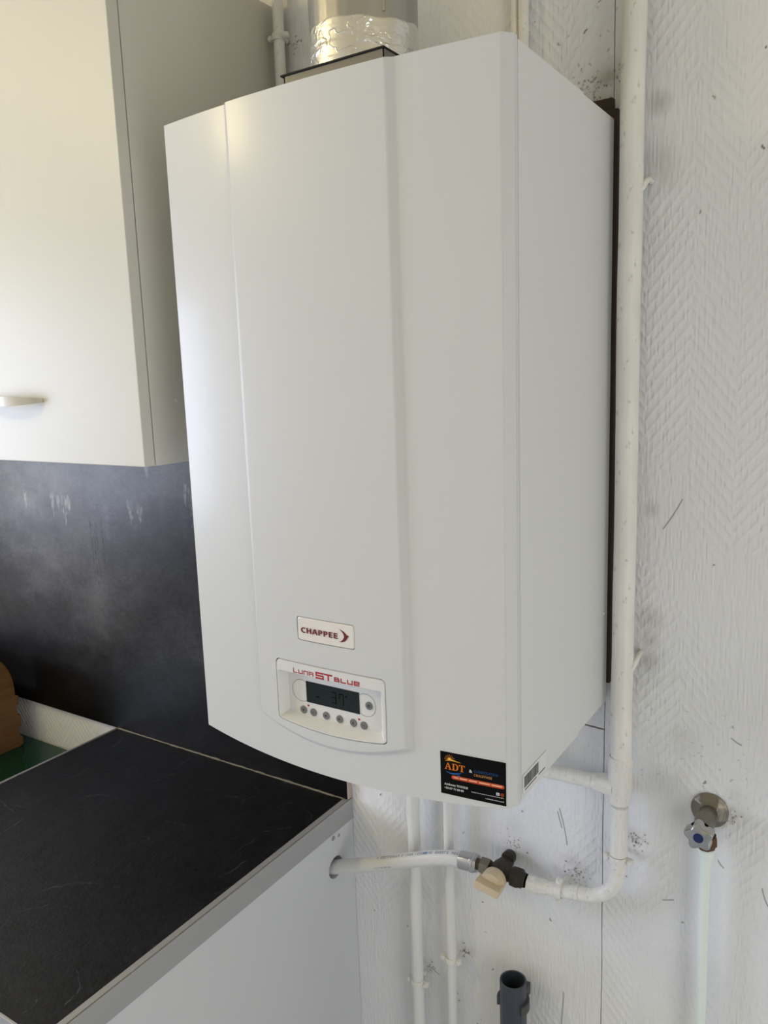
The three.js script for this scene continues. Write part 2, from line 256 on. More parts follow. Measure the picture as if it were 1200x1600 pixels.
// ---------------------------------------------------------------- the room
const RX0 = -2.7, RX1 = 1.75, RZ1 = 3.1, FY = -1.17, CY = 1.34;
{
  struct('floor', box(RX0 - 0.1, RX1 + 0.1, FY - 0.1, FY, -0.1, RZ1 + 0.1), M.floor);
  struct('ceiling', box(RX0 - 0.1, RX1 + 0.1, CY, CY + 0.1, -0.1, RZ1 + 0.1), M.ceiling);
  const wb = struct('wall_back', box(RX0 - 0.1, RX1 + 0.1, FY, CY, -0.11, -0.0016), M.plaster);
  const wallUV = (g) => { g = boxUV(g); const u = g.attributes.uv; for (let i = 0; i < u.count; i++) u.setXY(i, (u.getX(i) - WX) / WS, (u.getY(i) - WY) / WS); return g; };
  // the paper hangs in lengths; a joint with an open edge runs down beside the thick riser
  const paper = (pts) => { const s = new THREE.Shape(pts.map((p) => new THREE.Vector2(...p))); return wallUV(new THREE.ExtrudeGeometry(s, { depth: 0.0016, bevelEnabled: false }).translate(0, 0, -0.0016)); };
  const jx = (y) => -0.0062 + 0.0006 * Math.sin(y * 9) + 0.0003 * Math.sin(y * 41);
  const edge = (y0, y1, off) => { const a = []; for (let i = 0; i <= 40; i++) { const y = y0 + (y1 - y0) * i / 40; a.push([jx(y) + off, y]); } return a; };
  part('wallpaper_sheet', paper([[RX0, FY], ...edge(FY, -0.0462, -0.0005), [-0.034, -0.0448], [-0.05, -0.0452], [-0.05, -0.0435], [-0.034, -0.0425], ...edge(-0.0437, CY, -0.0003), [RX0, CY]]), M.wall, wb);
  part('wallpaper_sheet', paper([[RX1, CY], ...edge(CY, FY, 0.0007), [RX1, FY]]), M.wall, wb);
  const left = [box(RX0 - 0.1, RX0, FY, WIN.y0, -0.1, RZ1 + 0.1), box(RX0 - 0.1, RX0, WIN.y1, CY, -0.1, RZ1 + 0.1), box(RX0 - 0.1, RX0, WIN.y0, WIN.y1, -0.1, WIN.z0), box(RX0 - 0.1, RX0, WIN.y0, WIN.y1, WIN.z1, RZ1 + 0.1)];
  struct('wall_left', left, M.roomWall);
  const D = DOORWAY;
  struct('wall_right', [box(RX1, RX1 + 0.1, FY, CY, -0.1, D.z0), box(RX1, RX1 + 0.1, FY, CY, D.z1, RZ1 + 0.1), box(RX1, RX1 + 0.1, D.y1, CY, D.z0, D.z1)], M.roomWall);
  struct('wall_front', box(RX0 - 0.1, RX1 + 0.1, FY, CY, RZ1, RZ1 + 0.1), M.roomWall);
  const zm = (WIN.z0 + WIN.z1) / 2, t = 0.03;
  const wf = struct('window_1', [box(WIN.x - 0.07, WIN.x - 0.02, WIN.y0, WIN.y0 + t, WIN.z0, WIN.z1), box(WIN.x - 0.07, WIN.x - 0.02, WIN.y1 - t, WIN.y1, WIN.z0, WIN.z1), box(WIN.x - 0.07, WIN.x - 0.02, WIN.y0, WIN.y1, WIN.z0, WIN.z0 + t), box(WIN.x - 0.07, WIN.x - 0.02, WIN.y0, WIN.y1, WIN.z1 - t, WIN.z1), box(WIN.x - 0.07, WIN.x - 0.02, WIN.y0, WIN.y1, zm - t, zm + t)], M.plastic);
  const glass = phy({ color: 0xffffff, transmission: 1, thickness: 0, roughness: 0 });
  part('window_pane', box(WIN.x - 0.05, WIN.x - 0.046, WIN.y0, WIN.y1, WIN.z0, WIN.z1), glass, wf);
  const df = struct('door_1', [box(D.x + 0.02, D.x + 0.07, FY, D.y1, D.z0, D.z0 + 0.05), box(D.x + 0.02, D.x + 0.07, FY, D.y1, D.z1 - 0.05, D.z1), box(D.x + 0.02, D.x + 0.07, D.y1 - 0.05, D.y1, D.z0, D.z1), box(D.x + 0.02, D.x + 0.07, FY, FY + 0.12, D.z0, D.z1)], M.plastic);
  part('door_pane', box(D.x + 0.043, D.x + 0.047, FY, D.y1, D.z0, D.z1), glass, df);
  // ceiling lamp
  const lamp = thing('ceiling_lamp', 'round opal ceiling lamp with a warm glow above the room', 'lamp', [LAMP.x, CY, LAMP.z]);
  part('canopy', turned(V(LAMP.x, CY, LAMP.z), V(LAMP.x, CY - 1, LAMP.z), [[0, 0.07], [0.02, 0.07], [0.03, 0.03], [0.06, 0.03]]), M.plastic, lamp);
  const sh = []; for (let i = 0; i <= 16; i++) { const a = i / 16 * Math.PI; sh.push([0.06 + 0.09 * (1 - Math.cos(a)), 0.03 * (1 - i / 16) + 0.14 * Math.sin(a)]); }
  part('lamp_shade', turned(V(LAMP.x, CY, LAMP.z), V(LAMP.x, CY - 1, LAMP.z), sh, 40), M.lampShade, lamp);
  const pl = new THREE.PointLight(L(1, 0.84, 0.42), LAMP.power, 0, 2); pl.position.set(LAMP.x, CY - 0.15, LAMP.z); pl.castShadow = true; pl.shadow.radius = 5; scene.add(pl);
}

// ---------------------------------------------------------------- wall cabinet
{
  const xr = -0.5346, yb = 0.3472, yt = 1.022;
  const c = thing('wall_cabinet', 'cream kitchen wall cabinet with one flat door and a bow handle, above the dark splashback', 'cabinet', [-0.835, yb, 0.01]);
  part('carcass', [box(-1.136, xr - 0.0006, yb, yt, 0.004, 0.3065, 0.0008)], M.cabinet, c);
  const d = part('door', [box(-1.133, xr, yb + 0.0006, yt - 0.001, 0.3085, 0.3265, 0.0012)], M.cabinet, c);
  // bow handle, thin and tapering to its ends
  const pos = [], idx = [], n = 24, xs0 = -0.90, xs1 = -0.742;
  for (let i = 0; i <= n; i++) { const u = i / n, x = xs0 + (xs1 - xs0) * u, e = Math.sin(Math.PI * u), hz = 0.0265 * Math.pow(e, 0.55), hh = 0.0028 + 0.0048 * Math.pow(e, 0.7), y = 0.4395;
    const zc = 0.3265 + hz * 0.95; for (const [dy, dz] of [[hh, 0.0022], [hh, -0.0025], [-hh, -0.0025], [-hh, 0.0022]]) pos.push(x, y + dy, zc + dz); }
  for (let i = 0; i < n; i++) for (let k = 0; k < 4; k++) { const a = i * 4 + k, b = i * 4 + (k + 1) % 4; idx.push(a, b, a + 4, b, b + 4, a + 4); }
  idx.push(0, 2, 1, 0, 3, 2); const q = n * 4; idx.push(q, q + 1, q + 2, q, q + 2, q + 3);
  const g = new THREE.BufferGeometry(); g.setAttribute('position', new THREE.Float32BufferAttribute(pos, 3)); g.setIndex(idx);
  part('handle', toCreasedNormals(g, 0.5), M.handle, d, 'slim champagne bow handle');
  part('plug', [turned(V(xr - 0.001, 0.434, 0.262), V(xr + 1, 0.434, 0.262), [[0, 0.0025], [0.0016, 0.0022], [0.0018, 0]], 12)], M.plate, c);
}

// ---------------------------------------------------------------- splashback, worktop, base unit
{
  const s = thing('splashback_panel', 'dark grey concrete-look splashback panel on the wall behind the worktop', 'splashback', [-0.94, -0.27, 0]);
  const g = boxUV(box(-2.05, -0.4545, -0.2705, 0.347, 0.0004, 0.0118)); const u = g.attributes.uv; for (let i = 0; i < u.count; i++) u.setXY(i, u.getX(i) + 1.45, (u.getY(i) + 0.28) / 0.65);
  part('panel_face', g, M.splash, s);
  const e = []; for (let i = 0; i < 12; i++) { const y0 = -0.2695 + i * 0.051; e.push(box(-0.4545, -0.4515 + rr(-0.0008, 0.0012), y0, y0 + 0.0512, 0.0006, 0.0112 + rr(-0.0012, 0.0006))); }
  part('edge_strip', e, M.chip, s, 'peeling pale edge strip with bare chipboard');

  const w = thing('worktop', 'black slate-look worktop with a grey metal edge band', 'worktop', [-0.755, -0.309, 0.3]);
  const sg = boxUV(box(-1.0565, -0.4630, -0.309, -0.2712, 0.0122, 0.608)); const su = sg.attributes.uv; for (let i = 0; i < su.count; i++) su.setXY(i, (su.getX(i) + 1.07) / 0.65, su.getY(i) / 0.65);
  part('slab', sg, M.slate, w);
  part('edge_band', [box(-0.4628, -0.4535, -0.3090, -0.2703, 0.0015, 0.610, 0.0005), box(-0.4530, -0.4508, -0.3095, -0.2712, 0.0015, 0.611, 0.0009)], M.edgeBand, w, 'grey end profile');
  part('edge_band', [box(-1.0600, -0.4512, -0.3088, -0.2710, 0.6085, 0.6125, 0.001)], M.edgeBand, w);
  part('edge_strip', [box(-1.0625, -1.0568, -0.3092, -0.2695, 0.0125, 0.609, 0.0012)], M.aluminium, w, 'bright aluminium strip on the far end');
  const bead = []; for (let i = 0; i < 26; i++) { const x0 = -1.055 + i * 0.0229, r = rr(0.0012, 0.0023); bead.push(tube([[x0, -0.2705, 0.0128], [x0 + 0.012, -0.2703 + rr(-0.0004, 0.0006), 0.0128], [x0 + 0.0234, -0.2705, 0.0128]], r, 5, 8)); }
  part('sealant_bead', bead, M.sealant, w, 'grubby yellowed sealant bead');

  const b = thing('base_cabinet', 'white kitchen base unit under the black worktop, with a hose hole in its side', 'cabinet', [-0.755, FY, 0.3]);
  const ev = new Evaluator(); ev.useGroups = false; ev.attributes = ['position', 'normal'];
  const cutters = [rod(V(-0.50, -0.3737, 0.0562), V(-0.42, -0.3737, 0.0562), 0.0195, 40), rod(V(-0.458, -0.3207, 0.0429), V(-0.42, -0.3207, 0.0429), 0.0034, 16)];
  let side = new Brush(box(-0.4705, -0.4525, FY + 0.1, -0.3094, 0.0012, 0.585)); side.updateMatrixWorld();
  for (const cgeo of cutters) { const cb = new Brush(cgeo); cb.updateMatrixWorld(); side = ev.evaluate(side, cb, SUBTRACTION); side.updateMatrixWorld(); }
  const sidePanel = part('side_panel', side.geometry, M.baseUnit, b);
  part('hole_lining', new THREE.CylinderGeometry(0.0196, 0.0196, 0.016, 40, 1, true).rotateZ(Math.PI / 2).translate(-0.4625, -0.3737, 0.0562), M.darkWood, b);
  part('carcass', [box(-1.055, -1.037, FY + 0.1, -0.3094, 0.0012, 0.585), box(-1.037, -0.4707, FY + 0.1, FY + 0.118, 0.0012, 0.585), box(-1.037, -0.4707, FY + 0.1, -0.3094, 0.5, 0.5005), box(-1.04, -0.47, FY, FY + 0.1, 0.05, 0.53)], M.baseUnit, b);
  part('door', box(-1.053, -0.456, FY + 0.105, -0.315, 0.5875, 0.6055, 0.001), M.baseUnit, b);
  part('screw', turned(V(-0.4528, -0.3177, 0.0595), V(0, -0.3177, 0.0595), [[0, 0.0046], [0.0012, 0.0043], [0.002, 0.003], [0.002, 0.0012], [0.0008, 0.0008], [0.0008, 0]], 20), M.steel, b);
}

// ---------------------------------------------------------------- green top with the wooden box
{
  const t = thing('side_table', 'low glossy dark green tabletop beyond the far end of the black worktop', 'table', [-1.5, FY, 0.3]);
  part('tabletop', box(-2.05, -1.0665, -0.394, -0.3695, 0.006, 0.62, 0.003), M.green, t);
  for (const [x, z] of [[-2.0, 0.05], [-1.11, 0.05], [-2.0, 0.57], [-1.11, 0.57]]) part('leg', box(x - 0.02, x + 0.02, FY, -0.3942, z - 0.02, z + 0.02, 0.003), M.plastic, t);
  const bx = thing('wooden_box', 'light wooden box with finger-jointed edges standing on the green tabletop', 'box', [-1.52, -0.3695, 0.15]);
  const zr = 0.0465, z1 = 0.30, y0 = -0.3692, yt = -0.1453;
  const sideShape = new THREE.Shape(); // profile in (z, y)
  sideShape.moveTo(zr, y0); sideShape.lineTo(zr + 0.0015, -0.226); sideShape.bezierCurveTo(zr + 0.004, -0.185, zr + 0.018, -0.158, 0.085, yt + 0.001); sideShape.bezierCurveTo(0.11, yt, 0.15, yt, 0.173, yt); sideShape.bezierCurveTo(0.20, yt, 0.25, yt, 0.275, yt - 0.012); sideShape.bezierCurveTo(0.29, -0.18, z1, -0.2, z1, -0.226); sideShape.lineTo(z1, y0);
  const sidePanelAt = (x) => { const g = new THREE.ExtrudeGeometry(sideShape, { depth: 0.0085, bevelEnabled: true, bevelSize: 0.0006, bevelThickness: 0.0006, bevelOffset: -0.0006, bevelSegments: 1, curveSegments: 16 }); g.rotateY(-Math.PI / 2); g.translate(x, 0, 0); return boxUV(g, 1, false); };
  part('side_panel', sidePanelAt(-1.3697), M.wood, bx); part('side_panel', sidePanelAt(-1.72), M.wood, bx);
  const rear = [box(-1.7195, -1.3802, y0, -0.232, zr, zr + 0.009)], front = [box(-1.7195, -1.3802, y0, -0.232, z1 - 0.009, z1)];
  part('back_panel', boxUV(merged(rear)), M.wood, bx); part('front_panel', boxUV(merged(front)), M.wood, bx);
  for (const [a, b2] of [[-0.2685, -0.2475], [-0.3225, -0.2935], [-0.366, -0.347]]) part('joint_tab', boxUV(box(-1.3795, -1.3698, a, b2, zr - 0.006, zr + 0.003, 0.0005)), M.wood, bx);
  const top = []; for (let i = 0; i < 14; i++) { const z = 0.088 + i * 0.0123; top.push(box(-1.7195, -1.3802, yt - 0.010, yt - 0.003, z, z + 0.0119)); }
  top.forEach((g) => part('slat', boxUV(g), M.wood, bx));
}

// ---------------------------------------------------------------- the boiler
const W = 0.457, XC = -W / 2, HB = 0.763;
const bow = (x) => { const u = (x - XC) / (W / 2); return 1 - u * u; };
const ridgeBottom = (x) => 0.0215 + 0.0215 * Math.pow((x - XC) / 0.1075, 2);
const raised = (x, y) => S01((x + 0.3380) / 0.0034) * S01((-0.1165 - x) / 0.0085) * S01((y - ridgeBottom(x)) / 0.0055);
const frontZ = (x, y) => 0.3270 + 0.0160 * bow(x) + 0.0044 * raised(x, y);
const lowEdge = (x) => -0.0155 * bow(x);
// the control panel's outline, anticlockwise, with round corners and a bellied bottom
function panelOutline(x0, x1, yTop, yBot, belly, r) {
  const s = new THREE.Shape(), xm = (x0 + x1) / 2; const yb = (x) => yBot - belly * (1 - Math.pow((x - xm) / ((x1 - x0) / 2), 2));
  const out = []; const arc = (cx, cy, a0, a1) => { for (let i = 0; i <= 5; i++) { const a = a0 + (a1 - a0) * i / 5; out.push([cx + r * Math.cos(a), cy + r * Math.sin(a)]); } };
  const P = Math.PI;
  for (let i = 0; i <= 24; i++) { const x = x0 + r + (x1 - x0 - 2 * r) * i / 24; out.push([x, yb(x)]); }
  arc(x1 - r, yb(x1 - r) + r, -P / 2 + 0.12, 0);
  for (let i = 1; i <= 6; i++) out.push([x1, yb(x1 - r) + r + (yTop - r - yb(x1 - r) - r) * i / 7]);
  arc(x1 - r, yTop - r, 0, P / 2);
  for (let i = 1; i <= 12; i++) out.push([x1 - r + (x0 - x1 + 2 * r) * i / 13, yTop]);
  arc(x0 + r, yTop - r, P / 2, P);
  for (let i = 1; i <= 6; i++) out.push([x0, yTop - r + (yb(x0 + r) + 2 * r - yTop) * i / 7]);
  arc(x0 + r, yb(x0 + r) + r, P, 1.5 * P - 0.12);
  return out;
}
const toShape = (pts) => new THREE.Shape(pts.map((p) => new THREE.Vector2(...p)));
function loft(loops) { // loops of [x, y, z], same count, anticlockwise seen from the front
  const pos = [], idx = [], n = loops[0].length; loops.forEach((l) => l.forEach((p) => pos.push(...p)));
  for (let k = 0; k + 1 < loops.length; k++) for (let i = 0; i < n; i++) { const j = (i + 1) % n, a = k * n + i, b = k * n + j, c = a + n, d = b + n; idx.push(a, b, c, b, d, c); }
  const g = new THREE.BufferGeometry(); g.setAttribute('position', new THREE.Float32BufferAttribute(pos, 3)); g.setIndex(idx); return toCreasedNormals(g, 0.55);
}
const follow = (g, dz) => { const p = g.attributes.position; for (let i = 0; i < p.count; i++) p.setZ(i, p.getZ(i) + 0.3270 + 0.0160 * bow(p.getX(i)) + 0.0044 + dz); g.computeVertexNormals(); return g; };
const boiler = thing('wall_boiler', 'large white wall-hung gas boiler with a bowed front, small screen and buttons', 'boiler', [XC, 0, 0.17]);
{
  const font = await new FontLoader().loadAsync('fonts/droid/droid_sans_bold.typeface.json');
  const ev = new Evaluator(); ev.useGroups = false; ev.attributes = ['position', 'normal'];
  // front cover: a solid whose front is bowed and pressed up in the middle
  const zb = 0.3113, cols = [];
  const e0 = 0.0085;
  const ze = frontZ(-e0, 0.4); cols.push([-W, zb], [-W, 0.3178], [-W + 0.0006, 0.3184], [-W + e0 - 0.0012, ze - 0.0014]);
  for (let i = 0; i <= 220; i++) cols.push([-W + e0 + (W - 2 * e0) * i / 220, null]);
  cols.push([-e0 + 0.0012, ze - 0.0014], [-0.0006, 0.3184], [0, 0.3178], [0, zb]);
  const vs = []; for (let i = 0; i <= 70; i++) vs.push(i / 70 * 0.115); for (let i = 1; i <= 60; i++) vs.push(0.115 + i / 60 * 0.885);
  const pos = [], nor = [], idx = [], nc = cols.length;
  const yOf = (x, v) => { const lo = lowEdge(x); return lo + (HB - lo) * v; };
  const P = (i, v) => { const [x, z] = cols[i], y = yOf(x, v); return [x, y, z ?? frontZ(x, y)]; };
  for (const v of vs) for (let i = 0; i < nc; i++) pos.push(...P(i, v));
  for (let j = 0; j + 1 < vs.length; j++) for (let i = 0; i + 1 < nc; i++) { const a = j * nc + i, b = a + 1, c = a + nc, d = c + 1; idx.push(a, b, c, b, d, c); }
  const front = new THREE.BufferGeometry(); front.setAttribute('position', new THREE.Float32BufferAttribute(pos, 3)); front.setIndex(idx); front.computeVertexNormals();
  { // flat normals on the narrow chamfers so that their edges read as creases
    const n = front.attributes.normal; for (let j = 0; j < vs.length; j++) for (const [i, s] of [[2, -1], [3, -1], [nc - 4, 1], [nc - 3, 1]]) n.setXYZ(j * nc + i, s * 0.79, 0, 0.61); for (let j = 0; j < vs.length; j++) for (const i of [0, 1, nc - 2, nc - 1]) n.setXYZ(j * nc + i, i < 2 ? -1 : 1, 0, 0); }
  const tri = (a, b, c, out) => out.push(...a, ...b, ...c), rest = [];
  for (const v of [0, 1]) for (let i = 0; i + 1 < nc; i++) { const p = P(i, v), q = P(i + 1, v), pb = [p[0], p[1], zb], qb = [q[0], q[1], zb]; if (v) { tri(p, q, qb, rest); tri(p, qb, pb, rest); } else { tri(p, qb, q, rest); tri(p, pb, qb, rest); } }
  for (let j = 0; j + 1 < vs.length; j++) for (let i = 0; i + 1 < nc; i++) { const k = (ii, v) => { const p = P(ii, v); return [p[0], p[1], zb]; }; tri(k(i, vs[j]), k(i, vs[j + 1]), k(i + 1, vs[j]), rest); tri(k(i + 1, vs[j]), k(i, vs[j + 1]), k(i + 1, vs[j + 1]), rest); }
  const rg = new THREE.BufferGeometry(); rg.setAttribute('position', new THREE.Float32BufferAttribute(rest, 3)); rg.computeVertexNormals();
  const solid = merged([front, rg]);
  const outline = panelOutline(-0.3056, -0.1482, 0.1236, 0.0475, 0.0062, 0.006);
  const plate = panelOutline(-0.2680, -0.1868, 0.1816, 0.1540, 0.0004, 0.003);
  const grow = (pts, d) => { const cx = pts.reduce((a, p) => a + p[0], 0) / pts.length, cy = pts.reduce((a, p) => a + p[1], 0) / pts.length, w = Math.max(...pts.map((p) => Math.abs(p[0] - cx))), h = Math.max(...pts.map((p) => Math.abs(p[1] - cy))); return pts.map(([x, y]) => [cx + (x - cx) * (w + d) / w, cy + (y - cy) * (h + d) / h]); };
  let cover = new Brush(solid); cover.updateMatrixWorld();
  for (const [pts, z0] of [[grow(outline, 0.0009), 0.3150], [grow(plate, 0.0009), 0.3400]]) { const c = new Brush(new THREE.ExtrudeGeometry(toShape(pts), { depth: 0.06, bevelEnabled: false }).translate(0, 0, z0)); c.updateMatrixWorld(); cover = ev.evaluate(cover, c, SUBTRACTION); cover.updateMatrixWorld(); }
  const cg = boxUV(cover.geometry.toNonIndexed ? cover.geometry : cover.geometry);
  part('front_cover', cg, M.enamel, boiler);
  part('side_casing', [box(-W + 0.0003, -0.0003, 0.0015, HB - 0.002, 0.1275, 0.3088, 0.0006)], M.sideEnamel, boiler);
  part('rear_chassis', [box(-W + 0.001, -0.0009, 0.004, HB - 0.003, 0.0125, 0.1271, 0.001)], M.sideEnamel, boiler);
  for (const x of [-0.4, -0.012]) part('cover_clip', rod(V(x, HB - 0.004, 0.322), V(x, HB + 0.002, 0.322), 0.003, 12), M.plastic, boiler);
  part('cover_clip', turned(V(-0.0005, 0.135, 0.031), V(1, 0.135, 0.031), [[0, 0.002], [0.0015, 0.0017], [0.002, 0]], 12), M.plastic, boiler);
  // brand plate, let into the cover
  const fz = (x) => 0.3270 + 0.0160 * bow(x) + 0.0044;
  const bp = part('brand_plate', [loft([plate.map(([x, y]) => [x, y, fz(x) - 0.002]), plate.map(([x, y]) => [x, y, fz(x) - 0.0006]), grow(plate, -0.0012).map(([x, y]) => [x, y, fz(x)])]), follow(new THREE.ExtrudeGeometry(toShape(grow(plate, -0.0011)), { depth: 0.0001, bevelEnabled: false, steps: 1 }), -0.0001)], M.plate, boiler, 'pale plate with dark red lettering');
  const text = (str, size, x0, x1, y0, mat, name, parent, dz = 0.0003) => { const g = new TextGeometry(str, { font, size, depth: 0.0002, curveSegments: 4 }); g.computeBoundingBox(); const b = g.boundingBox; g.translate(-b.min.x, 0, 0); g.scale((x1 - x0) / (b.max.x - b.min.x), 1, 1); g.translate(x0, y0, 0); return part(name, follow(g, dz), mat, parent); };
  text('CHAPPEE', 0.0066, -0.2625, -0.2093, 0.1632, M.darkRed, 'lettering', bp);
  const bird = new THREE.Shape(); bird.moveTo(-0.2066, 0.1752); bird.bezierCurveTo(-0.2022, 0.1742, -0.1982, 0.172, -0.1966, 0.1695); bird.bezierCurveTo(-0.1952, 0.1692, -0.1944, 0.1690, -0.1932, 0.1684); bird.bezierCurveTo(-0.1946, 0.1674, -0.1956, 0.1664, -0.1962, 0.1650); bird.bezierCurveTo(-0.1978, 0.1618, -0.2022, 0.1600, -0.2068, 0.1600); bird.bezierCurveTo(-0.2024, 0.1620, -0.2002, 0.1648, -0.2000, 0.1676); bird.bezierCurveTo(-0.2002, 0.1706, -0.2030, 0.1733, -0.2066, 0.1752);
  part('bird_emblem', follow(new THREE.ExtrudeGeometry(bird, { depth: 0.0002, bevelEnabled: false, curveSegments: 10 }), 0.0003), M.darkRed, bp);
  // control panel: rim, sloped walls, floor
  const inner = panelOutline(-0.3042, -0.1512, 0.1098, 0.0490, 0.0058, 0.004), zf = 0.3325;
  const floorL = panelOutline(-0.2985, -0.1625, 0.1040, 0.0530, 0.0016, 0.003);
  const cp = part('control_panel', [
    loft([outline.map(([x, y]) => [x, y, fz(x) - 0.010]), outline.map(([x, y]) => [x, y, fz(x) - 0.0008]), grow(outline, -0.0006).map(([x, y]) => [x, y, fz(x) + 0.0004]), inner.map(([x, y]) => [x, y, fz(x) + 0.0004]), grow(inner, -0.0006).map(([x, y]) => [x, y, fz(x) - 0.0004]), floorL.map(([x, y]) => [x, y, zf])]),
    new THREE.ExtrudeGeometry(toShape(floorL), { depth: 0.001, bevelEnabled: false }).translate(0, 0, zf - 0.001)], M.plastic, boiler, 'recessed control panel');
  // red product lettering in square strokes
  const stroke = (pts, w) => { const gs = []; for (let i = 0; i + 1 < pts.length; i++) { const [x0, y0] = pts[i], [x1, y1] = pts[i + 1]; gs.push(Math.abs(x0 - x1) < 1e-6 ? box(x0 - w / 2, x0 + w / 2, Math.min(y0, y1) - w / 2, Math.max(y0, y1) + w / 2, 0, 0.0002) : box(Math.min(x0, x1) - w / 2, Math.max(x0, x1) + w / 2, y0 - w / 2, y0 + w / 2, 0, 0.0002)); } return gs; };
  const G = { L: [[[0, 1], [0, 0], [1, 0]]], u: [[[0, 0.8], [0, 0], [1, 0], [1, 0.8]]], n: [[[0, 0], [0, 0.8], [1, 0.8], [1, 0]]], A: [[[0, 0], [0, 0.8], [1, 0.8], [1, 0]], [[0, 0.4], [1, 0.4]]], S: [[[1, 1], [0, 1], [0, 0.5], [1, 0.5], [1, 0], [0, 0]]], T: [[[0, 1], [1, 1]], [[0.5, 1], [0.5, 0]]], B: [[[0, 0], [0, 0.8], [0.85, 0.8], [0.85, 0.4], [0, 0.4]], [[0.85, 0.4], [1, 0.4], [1, 0], [0, 0]]], U: [[[0, 0.8], [0, 0], [1, 0], [1, 0.8]]], E: [[[1, 0], [0, 0], [0, 0.8], [1, 0.8], [1, 0.4], [0, 0.4]]], l: [[[0, 0.8], [0, 0], [1, 0]]] };
  const word = (str, x0, y0, cw, gap, h, w) => { const gs = []; [...str].forEach((ch, i) => { for (const l of G[ch]) gs.push(...stroke(l.map(([a, b]) => [x0 + i * (cw + gap) + a * cw, y0 + b * h]), w)); }); return gs; };
  part('lettering', follow(merged([...word('LunA', -0.2776, 0.1112, 0.0055, 0.0026, 0.0052, 0.0010), ...word('ST', -0.2428, 0.1104, 0.0100, 0.0026, 0.0064, 0.0019), ...word('BlUE', -0.2160, 0.1112, 0.0062, 0.0030, 0.0052, 0.0013)]), 0.0005), M.red, cp, 'red square lettering');
  // screen, frame lines, buttons
  part('display_screen', [box(-0.2712, -0.1928, 0.0690, 0.0958, zf - 0.0005, zf + 0.0007, 0.0003)], M.lcd, cp, 'dark display showing the number 37');
  const seg = (x0, y0, w, h, on, t = 0.0011) => { const gs = [], b = (a, c, d, e) => gs.push(box(x0 + a, x0 + c, y0 + d, y0 + e, zf + 0.0007, zf + 0.0009)); if (on.includes('a')) b(0, w, h - t, h); if (on.includes('g')) b(0, w, h / 2 - t / 2, h / 2 + t / 2); if (on.includes('d')) b(0, w, 0, t); if (on.includes('b')) b(w - t, w, h / 2, h); if (on.includes('c')) b(w - t, w, 0, h / 2); if (on.includes('f')) b(0, t, h / 2, h); if (on.includes('e')) b(0, t, 0, h / 2); return gs; };
  part('display_digits', [...seg(-0.2325, 0.0755, 0.0065, 0.0140, 'abgcd'), ...seg(-0.2215, 0.0755, 0.0065, 0.0140, 'abcf'), box(-0.2125, -0.2105, 0.086, 0.088, zf + 0.0007, zf + 0.0009), box(-0.2565, -0.2515, 0.078, 0.0795, zf + 0.0007, zf + 0.0009)], M.lcdDigit, cp);
  const ring = (cx, cy, r, a0, a1) => { const s = new THREE.Shape(); s.absarc(cx, cy, r + 0.0002, a0, a1, false); s.absarc(cx, cy, r - 0.0002, a1, a0, true); return new THREE.ExtrudeGeometry(s, { depth: 0.00012, bevelEnabled: false, curveSegments: 40 }).translate(0, 0, zf); };
  part('cover_line', [ring(-0.2790, 0.0822, 0.0138, 0.96, 5.3), ring(-0.1838, 0.0822, 0.0138, -2.2, 2.2)], M.joint, cp);
  const btn = (x, y, sym) => {
    part('button', turned(V(x, y, zf - 0.0005), V(x, y, 1), [[0, 0.0049], [0.0012, 0.0049], [0.0019, 0.0043], [0.0016, 0.0036], [0.0016, 0]], 24), M.button, cp, 'round grey button');
    const z = zf + 0.0011, gs = [], q = (a, b, c, d) => gs.push(box(x + a, x + b, y + c, y + d, z, z + 0.0002));
    if (sym === '+') { q(-0.0016, 0.0016, -0.0003, 0.0003); q(-0.0003, 0.0003, -0.0016, 0.0016); } else if (sym === '-') q(-0.0016, 0.0016, -0.0003, 0.0003);
    else if (sym === 'o') { const s = new THREE.Shape(); s.absarc(x, y, 0.0018, 2.0, 7.4, false); s.absarc(x, y, 0.0012, 7.4, 2.0, true); gs.push(new THREE.ExtrudeGeometry(s, { depth: 0.0002, bevelEnabled: false }).translate(0, 0, z)); q(-0.0003, 0.0003, 0.0004, 0.002); }
    else { q(-0.0013, -0.0008, -0.0014, 0.0014); q(0.0006, 0.0011, -0.0014, 0.0014); q(-0.0013, 0.0011, -0.0002, 0.0003); }
    part('button_symbol', gs, M.buttonDark, cp);
  };
  btn(-0.2767, 0.0577, '+'); btn(-0.2618, 0.0573, '-'); btn(-0.2424, 0.0570, 'b'); btn(-0.2225, 0.0568, 'b'); btn(-0.2025, 0.0564, '+'); btn(-0.1876, 0.0563, '-'); btn(-0.1793, 0.0824, 'o');
  for (const [x, y] of [[-0.2692, 0.0645], [-0.1943, 0.0624]]) part('red_mark', [box(x - 0.0014, x + 0.0014, y - 0.0011, y + 0.0011, zf, zf + 0.0002)], M.red, cp);
  // installer's card stuck to the lower right corner of the front
  const card = new THREE.PlaneGeometry(0.0746, 0.0500, 24, 1); card.translate(-0.0467, 0.0267, 0); { const p = card.attributes.position; for (let i = 0; i < p.count; i++) p.setZ(i, frontZ(p.getX(i), p.getY(i)) + 0.0004); card.computeVertexNormals(); }
